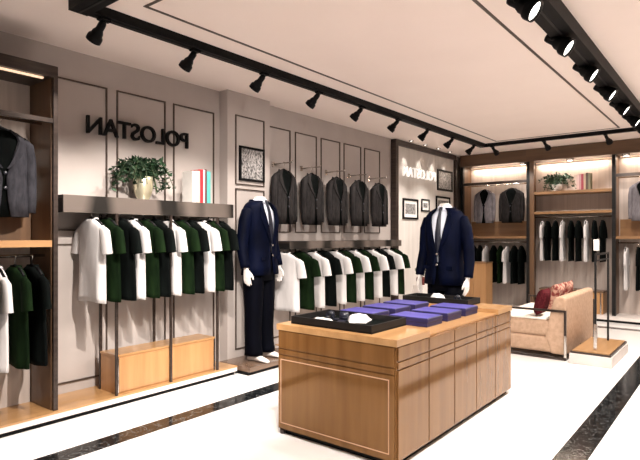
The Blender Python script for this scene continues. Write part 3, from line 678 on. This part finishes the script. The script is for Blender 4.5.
# ------------------------------------------------------------------ mannequins
def mannequin(label, loc, rz):
    t = thing('mannequin', label, 'mannequin', (0, 0, 0), 0, 'headless suited mannequins')
    b = MB()
    def el(z, w, d, cy=0, cx=0, n=24, e=.9):
        z += .035 * min(1, max(0, (z - 1.2) / .3)); return [(cx + w * sup(2 * PI * j / n, e)[0], cy - d * sup(2 * PI * j / n, e)[1], z) for j in range(n)]
    b.loft([el(.86, .15, .10), el(.95, .165, .11), el(1.08, .14, .095), el(1.22, .155, .11), el(1.34, .165, .115), el(1.42, .17, .10), el(1.465, .13, .075), el(1.50, .075, .062), el(1.53, .058, .058), el(1.565, .056, .056, -.006), el(1.577, .045, .045, -.006)])
    for sg in (-1, 1):
        b.tube([(sg * .15, 0, 1.43), (sg * .20, 0, 1.40), (sg * .225, .005, 1.30), (sg * .245, .015, 1.16), (sg * .262, -.01, 1.04), (sg * .272, -.035, .94), (sg * .274, -.042, .91)], [.05, .052, .048, .040, .037, .028, .025], 14)
        # palm (width along y)
        def pr(z, w, th, cy): return [(sg * .276 + th * math.sin(a), cy - w * math.cos(a), z) for a in [2 * PI * j / 16 for j in range(16)]]
        b.loft([pr(.93, .024, .019, -.04), pr(.90, .028, .017, -.044), pr(.87, .037, .016, -.05), pr(.835, .041, .014, -.053), pr(.822, .038, .012, -.053)], True)
        for k, (yo, ln) in enumerate([(-.030, .072), (-.010, .082), (.011, .077), (.030, .060)]):
            y = -.053 + yo; x = sg * .276; cu = -sg * .35
            b.tube([(x, y, .84), (x + cu * .01, y + yo * .1, .826 - ln * .35), (x + cu * .035, y + yo * .12, .826 - ln * .7), (x + cu * .075, y + yo * .12, .826 - ln)], [.0095, .009, .0085, .0065], 10)
        b.tube([(sg * .274, -.066, .885), (sg * .268, -.094, .858), (sg * .262, -.108, .832), (sg * .258, -.112, .806)], [.013, .0115, .0105, .008], 10)
        # leg + foot
        b.loft([el(.92, .085, .095, 0, sg * .085), el(.75, .08, .085, 0, sg * .09), el(.48, .058, .06, 0, sg * .095), el(.30, .055, .058, .01, sg * .10), el(.10, .036, .04, .01, sg * .105), el(.06, .035, .045, 0, sg * .105)])
        fr = []
        for y, w, hh in [(.06, .022, .035), (.045, .032, .06), (.0, .036, .085), (-.05, .038, .072), (-.11, .045, .048), (-.16, .042, .034), (-.195, .024, .02)]:
            fr.append([(sg * (.105 + .12 * max(0, -y - .02)) + w * math.sin(a), y, max(0, hh / 2 - hh / 2 * math.cos(a))) for a in [2 * PI * j / 16 for j in range(16)]])
        b.loft(fr)
    obj('body', b, M['skin'], t, remesh=.0055)
    # dress shirt
    sh = MB().loft([el(1.05, .15, .108), el(1.22, .165, .124), el(1.36, .172, .127), el(1.44, .165, .108), el(1.487, .115, .085), el(1.512, .082, .072)], False, True)
    s_ = obj('dress_shirt', sh, M['shirt'], t, solid=.004)
    cr = [[(w * math.sin(a), -d * math.cos(a) - .004, z - .035 * max(0, math.cos(a)) ** 6 * q) for a in [R(8) + R(344) * j / 30 for j in range(31)]] for z, w, d, q in ((1.545, .070, .066, 0), (1.585, .062, .062, 0), (1.587, .066, .066, 0), (1.55, .084, .082, .6))]
    obj('shirt_collar', MB().loft(cr, False, True, False), M['shirt'], s_, solid=.003)
    # tie
    tr = []
    for z, w, y in [(1.575, .018, -.080), (1.555, .022, -.090), (1.535, .013, -.098), (1.46, .022, -.122), (1.34, .030, -.141), (1.22, .036, -.142), (1.12, .034, -.138)]:
        tr.append([(-w, y, z), (0, y - .008, z), (w, y, z), (w, y + .006, z), (-w, y + .006, z)])
    obj('tie', MB().loft(tr, True, False), M['tie'], t)
    # trousers
    tp = MB()
    tp.loft([el(.78, .165, .115, .005), el(.90, .178, .122, .005), el(.98, .168, .116, .003), el(1.05, .155, .112)], True, True)
    for sg in (-1, 1):
        rg = []
        for z, w, d, cy in [(.86, .088, .105, .005), (.74, .092, .10, .005), (.60, .088, .09, 0), (.46, .082, .084, 0), (.30, .076, .082, .005), (.15, .072, .082, .0), (.09, .074, .088, -.006), (.055, .076, .090, -.006)]:
            rg.append([(sg * (.096 + .01 * (1 - z)) + w * sup(a, .85)[0] * (1 + .03 * math.sin(5 * a + z * 30)), cy - d * sup(a, .85)[1], z) for a in [2 * PI * j / 24 for j in range(24)]])
        tp.loft(rg, True, True)
    obj('trousers', tp, M['navy2'], t)
    # jacket
    prof = [(1.565, .088, .078, .085), (1.55, .125, .088, .095), (1.53, .168, .10, .10), (1.495, .20, .115, .108), (1.44, .210, .132, .115), (1.34, .205, .146, .122), (1.22, .193, .148, .120), (1.12, .18, .142, .114), (1.02, .187, .144, .118), (.92, .205, .150, .130), (.84, .215, .155, .136)]
    op = lambda z: (.035 + .40 * ((z - 1.15) / .41) ** .9) if z > 1.15 else .035 + max(0, .95 - z) * .6
    jb = coat_parts(t, prof, M['navy'], op, M['navy'], (1.13, 1.03), 1.54, 1.15, .010, (1.565, .098, .088))
    for sg in (-1, 1):
        pts = [(sg * .15, 0, 1.455), (sg * .198, 0, 1.445), (sg * .228, .003, 1.37), (sg * .245, .010, 1.26), (sg * .260, .016, 1.15), (sg * .274, -.008, 1.04), (sg * .280, -.032, .945), (sg * .281, -.038, .915)]
        obj('sleeve', MB().tube(pts, [.05, .062, .064, .060, .056, .052, .046, .045], 18), M['navy'], t)
        if 0: obj('shirt_cuff', MB().lathe([(.034, 0), (.036, .004), (.036, .02), (.030, .02)], (sg * .2805, -.038, .903), 16), M['shirt'], t)
    pc = MB().box(.075, .145, -.152, -.146, 1.335, 1.352)
    obj('pocket_flap', MB().box(.10, .165, -.143, -.135, .985, 1.02), M['navy'], jb); obj('pocket_flap', MB().box(-.165, -.10, -.143, -.135, .985, 1.02), M['navy'], jb)
    t.location = loc; t.rotation_euler = (0, 0, rz); t.scale = (1.02, 1.0, 1)
    return t
m1 = mannequin('headless white mannequin in a navy suit on the low platform against the left wall', (-3.77, 3.765, .08), R(100))
dup(m1, (-2.235, 4.74, 0), R(-6), 'headless white mannequin in a navy suit standing behind the counter').scale = (.94, .94, 1)

# ------------------------------------------------------------------ sofa, stand
sx0, sx1, sy0, sy1 = -2.22, -1.43, 5.90, 7.25
t = thing('sofa', 'beige two seat sofa with white cushion top and dark metal frame', 'sofa', ((sx0 + sx1) / 2, (sy0 + sy1) / 2, 0))
f = MB(); w = .022
for y in (sy0, sy1 - w):
    f.box(sx0, sx1, y, y + w, .0, w).box(sx0, sx1, y, y + w, .50, .50 + w).box(sx0, sx0 + w, y, y + w, w, .50).box(sx1 - w, sx1, y, y + w, w, .50)
f.box(sx0, sx0 + w, sy0 + w, sy1 - w, .0, w).box(sx1 - w, sx1, sy0 + w, sy1 - w, .0, w)
f.box(sx0, sx1, 6.55, 6.57, .06, .08)
obj('frame', f, M['bronze'], t)
obj('polished_post', B(sx1 - .020, sx1 + .004, sy0 - .004, sy0, .03, .26), M['chrome'], t)
obj('seat_base', B(sx0 + .03, sx1 - .03, sy0 + .03, sy1 - .03, .06, .225, .02), M['beige'], t, bevel=.01)
for a, b in ((sy0 + .03, 6.565), (6.575, sy1 - .03)): obj('seat_cushion', B(sx0 + .03, sx1 - .15, a, b, .225, .40, .03), M['beige'], t, bevel=.012)
for a, b in ((sy0 + .035, 6.56), (6.58, sy1 - .035)): obj('cushion_topper', B(sx0 + .035, sx1 - .20, a, b, .40, .425, .01), M['cream'], t, bevel=.006)
bk = MB()
prof = [(-.21, .225), (-.155, .50), (-.125, .62), (-.10, .655), (-.03, .665), (.0, .64), (0, .05), (-.15, .05)]
for (ya, yb) in ((sy0 + .025, sy1 - .025),):
    bk.loft([[(sx1 - .008 + x, ya, z) for x, z in prof], [(sx1 - .008 + x, yb, z) for x, z in prof]], True)
obj('backrest', bk, M['beige'], t, bevel=.018)
# cushions and throw
def pillow(cx, cy, cz, w, h, d, rot, label, m, name='throw_pillow'):
    N = 12; vs = []; fs = []
    for l in (1, -1):
        for i in range(N + 1):
            for j in range(N + 1):
                u, v = 2 * i / N - 1, 2 * j / N - 1
                pz = (1 - u ** 4) * (1 - v ** 4)
                s = 1 - .10 * (1 - abs(u)) * v * v - 0
                vs.append((l * d / 2 * pz ** .55 if pz > 0 else 0, u * w / 2 * (1 - .08 * (1 - v * v)), v * h / 2 * (1 - .08 * (1 - u * u))))
    Q = (N + 1) ** 2
    for i in range(N):
        for j in range(N):
            a = i * (N + 1) + j; q = (a, a + N + 1, a + N + 2, a + 1); fs.append(q); fs.append(tuple(Q + x for x in reversed(q)))
    mb = MB().add(vs, fs, True).xf(Matrix.Translation((cx, cy, cz)) @ rot)
    return tag(obj(name, mb, M[m]), label, 'pillow')
ry = Matrix.Rotation(R(-14), 4, 'Y')
pillow(-1.715, 6.07, .582, .26, .30, .12, Matrix.Rotation(R(14), 4, 'Y'), 'maroon knitted pillow leaning at the near end of the sofa backrest', 'maroon')
pillow(-1.715, 6.62, .592, .38, .32, .13, Matrix.Rotation(R(14), 4, 'Y'), 'pink patterned pillow in the middle of the sofa backrest', 'pink')
pillow(-1.715, 7.02, .592, .36, .32, .12, Matrix.Rotation(R(14), 4, 'Y'), 'pink patterned pillow at the far end of the sofa backrest', 'pink')
# stand
t = thing('platform_plinth', 'small oak topped plinth beside the sofa under the slim rack', 'platform', (-1.19, 6.30, 0))
obj('base', B(-1.385, -.995, 5.83, 6.77, 0, .105, .004), M['plinth'], t); obj('edge_band', B(-1.375, -1.005, 5.84, 6.76, .105, .125), M['bronze'], t); obj('top_board', B(-1.36, -1.02, 5.855, 6.745, .125, .135), M['oakx'], t)
t = thing('garment_rack', 'slim dark metal rack standing on the small oak plinth', 'rack', (-1.17, 6.32, .135))
obj('pole', B(-1.179, -1.161, 5.97, 5.994, .135, 1.12), M['metal'], t); obj('pole', B(-1.179, -1.161, 6.62, 6.644, .135, 1.12), M['metal'], t)
obj('cross_bar', B(-1.178, -1.162, 5.994, 6.62, 1.10, 1.12), M['metal'], t); obj('cross_bar', B(-1.178, -1.162, 5.994, 6.62, 1.04, 1.055), M['metal'], t)
obj('polished_sleeve', B(-1.185, -1.155, 5.967, 5.997, .136, .40), M['chrome'], t)
t2 = obj('card_holder', B(-1.176, -1.164, 6.02, 6.03, 1.12, 1.15), M['metal'], t)
obj('blank_card', B(-1.196, -1.144, 6.022, 6.028, 1.15, 1.265), M['mat'], t2)

# ------------------------------------------------------------------ light, world, camera
w = bpy.data.worlds.new('World'); sc.world = w; w.use_nodes = True
bg = w.node_tree.nodes['Background']; bg.inputs[0].default_value = (1, .95, .90, 1); bg.inputs[1].default_value = .35
cam = bpy.data.cameras.new('Camera'); co = bpy.data.objects.new('Camera', cam); COL.objects.link(co)
cam.sensor_width = 36; cam.lens = 36 * 530 / 640; cam.shift_y = 6 / 640
co.location = (0, 0, 1.3); co.rotation_euler = (R(90), 0, R(38.53)); cam.clip_start = .02
sc.camera = co
vs = sc.view_settings; sc.display_settings.display_device = 'sRGB'
vs.view_transform = 'Standard'; vs.look = 'None'; vs.gamma = 1; vs.exposure = 0; vs.use_curve_mapping = False
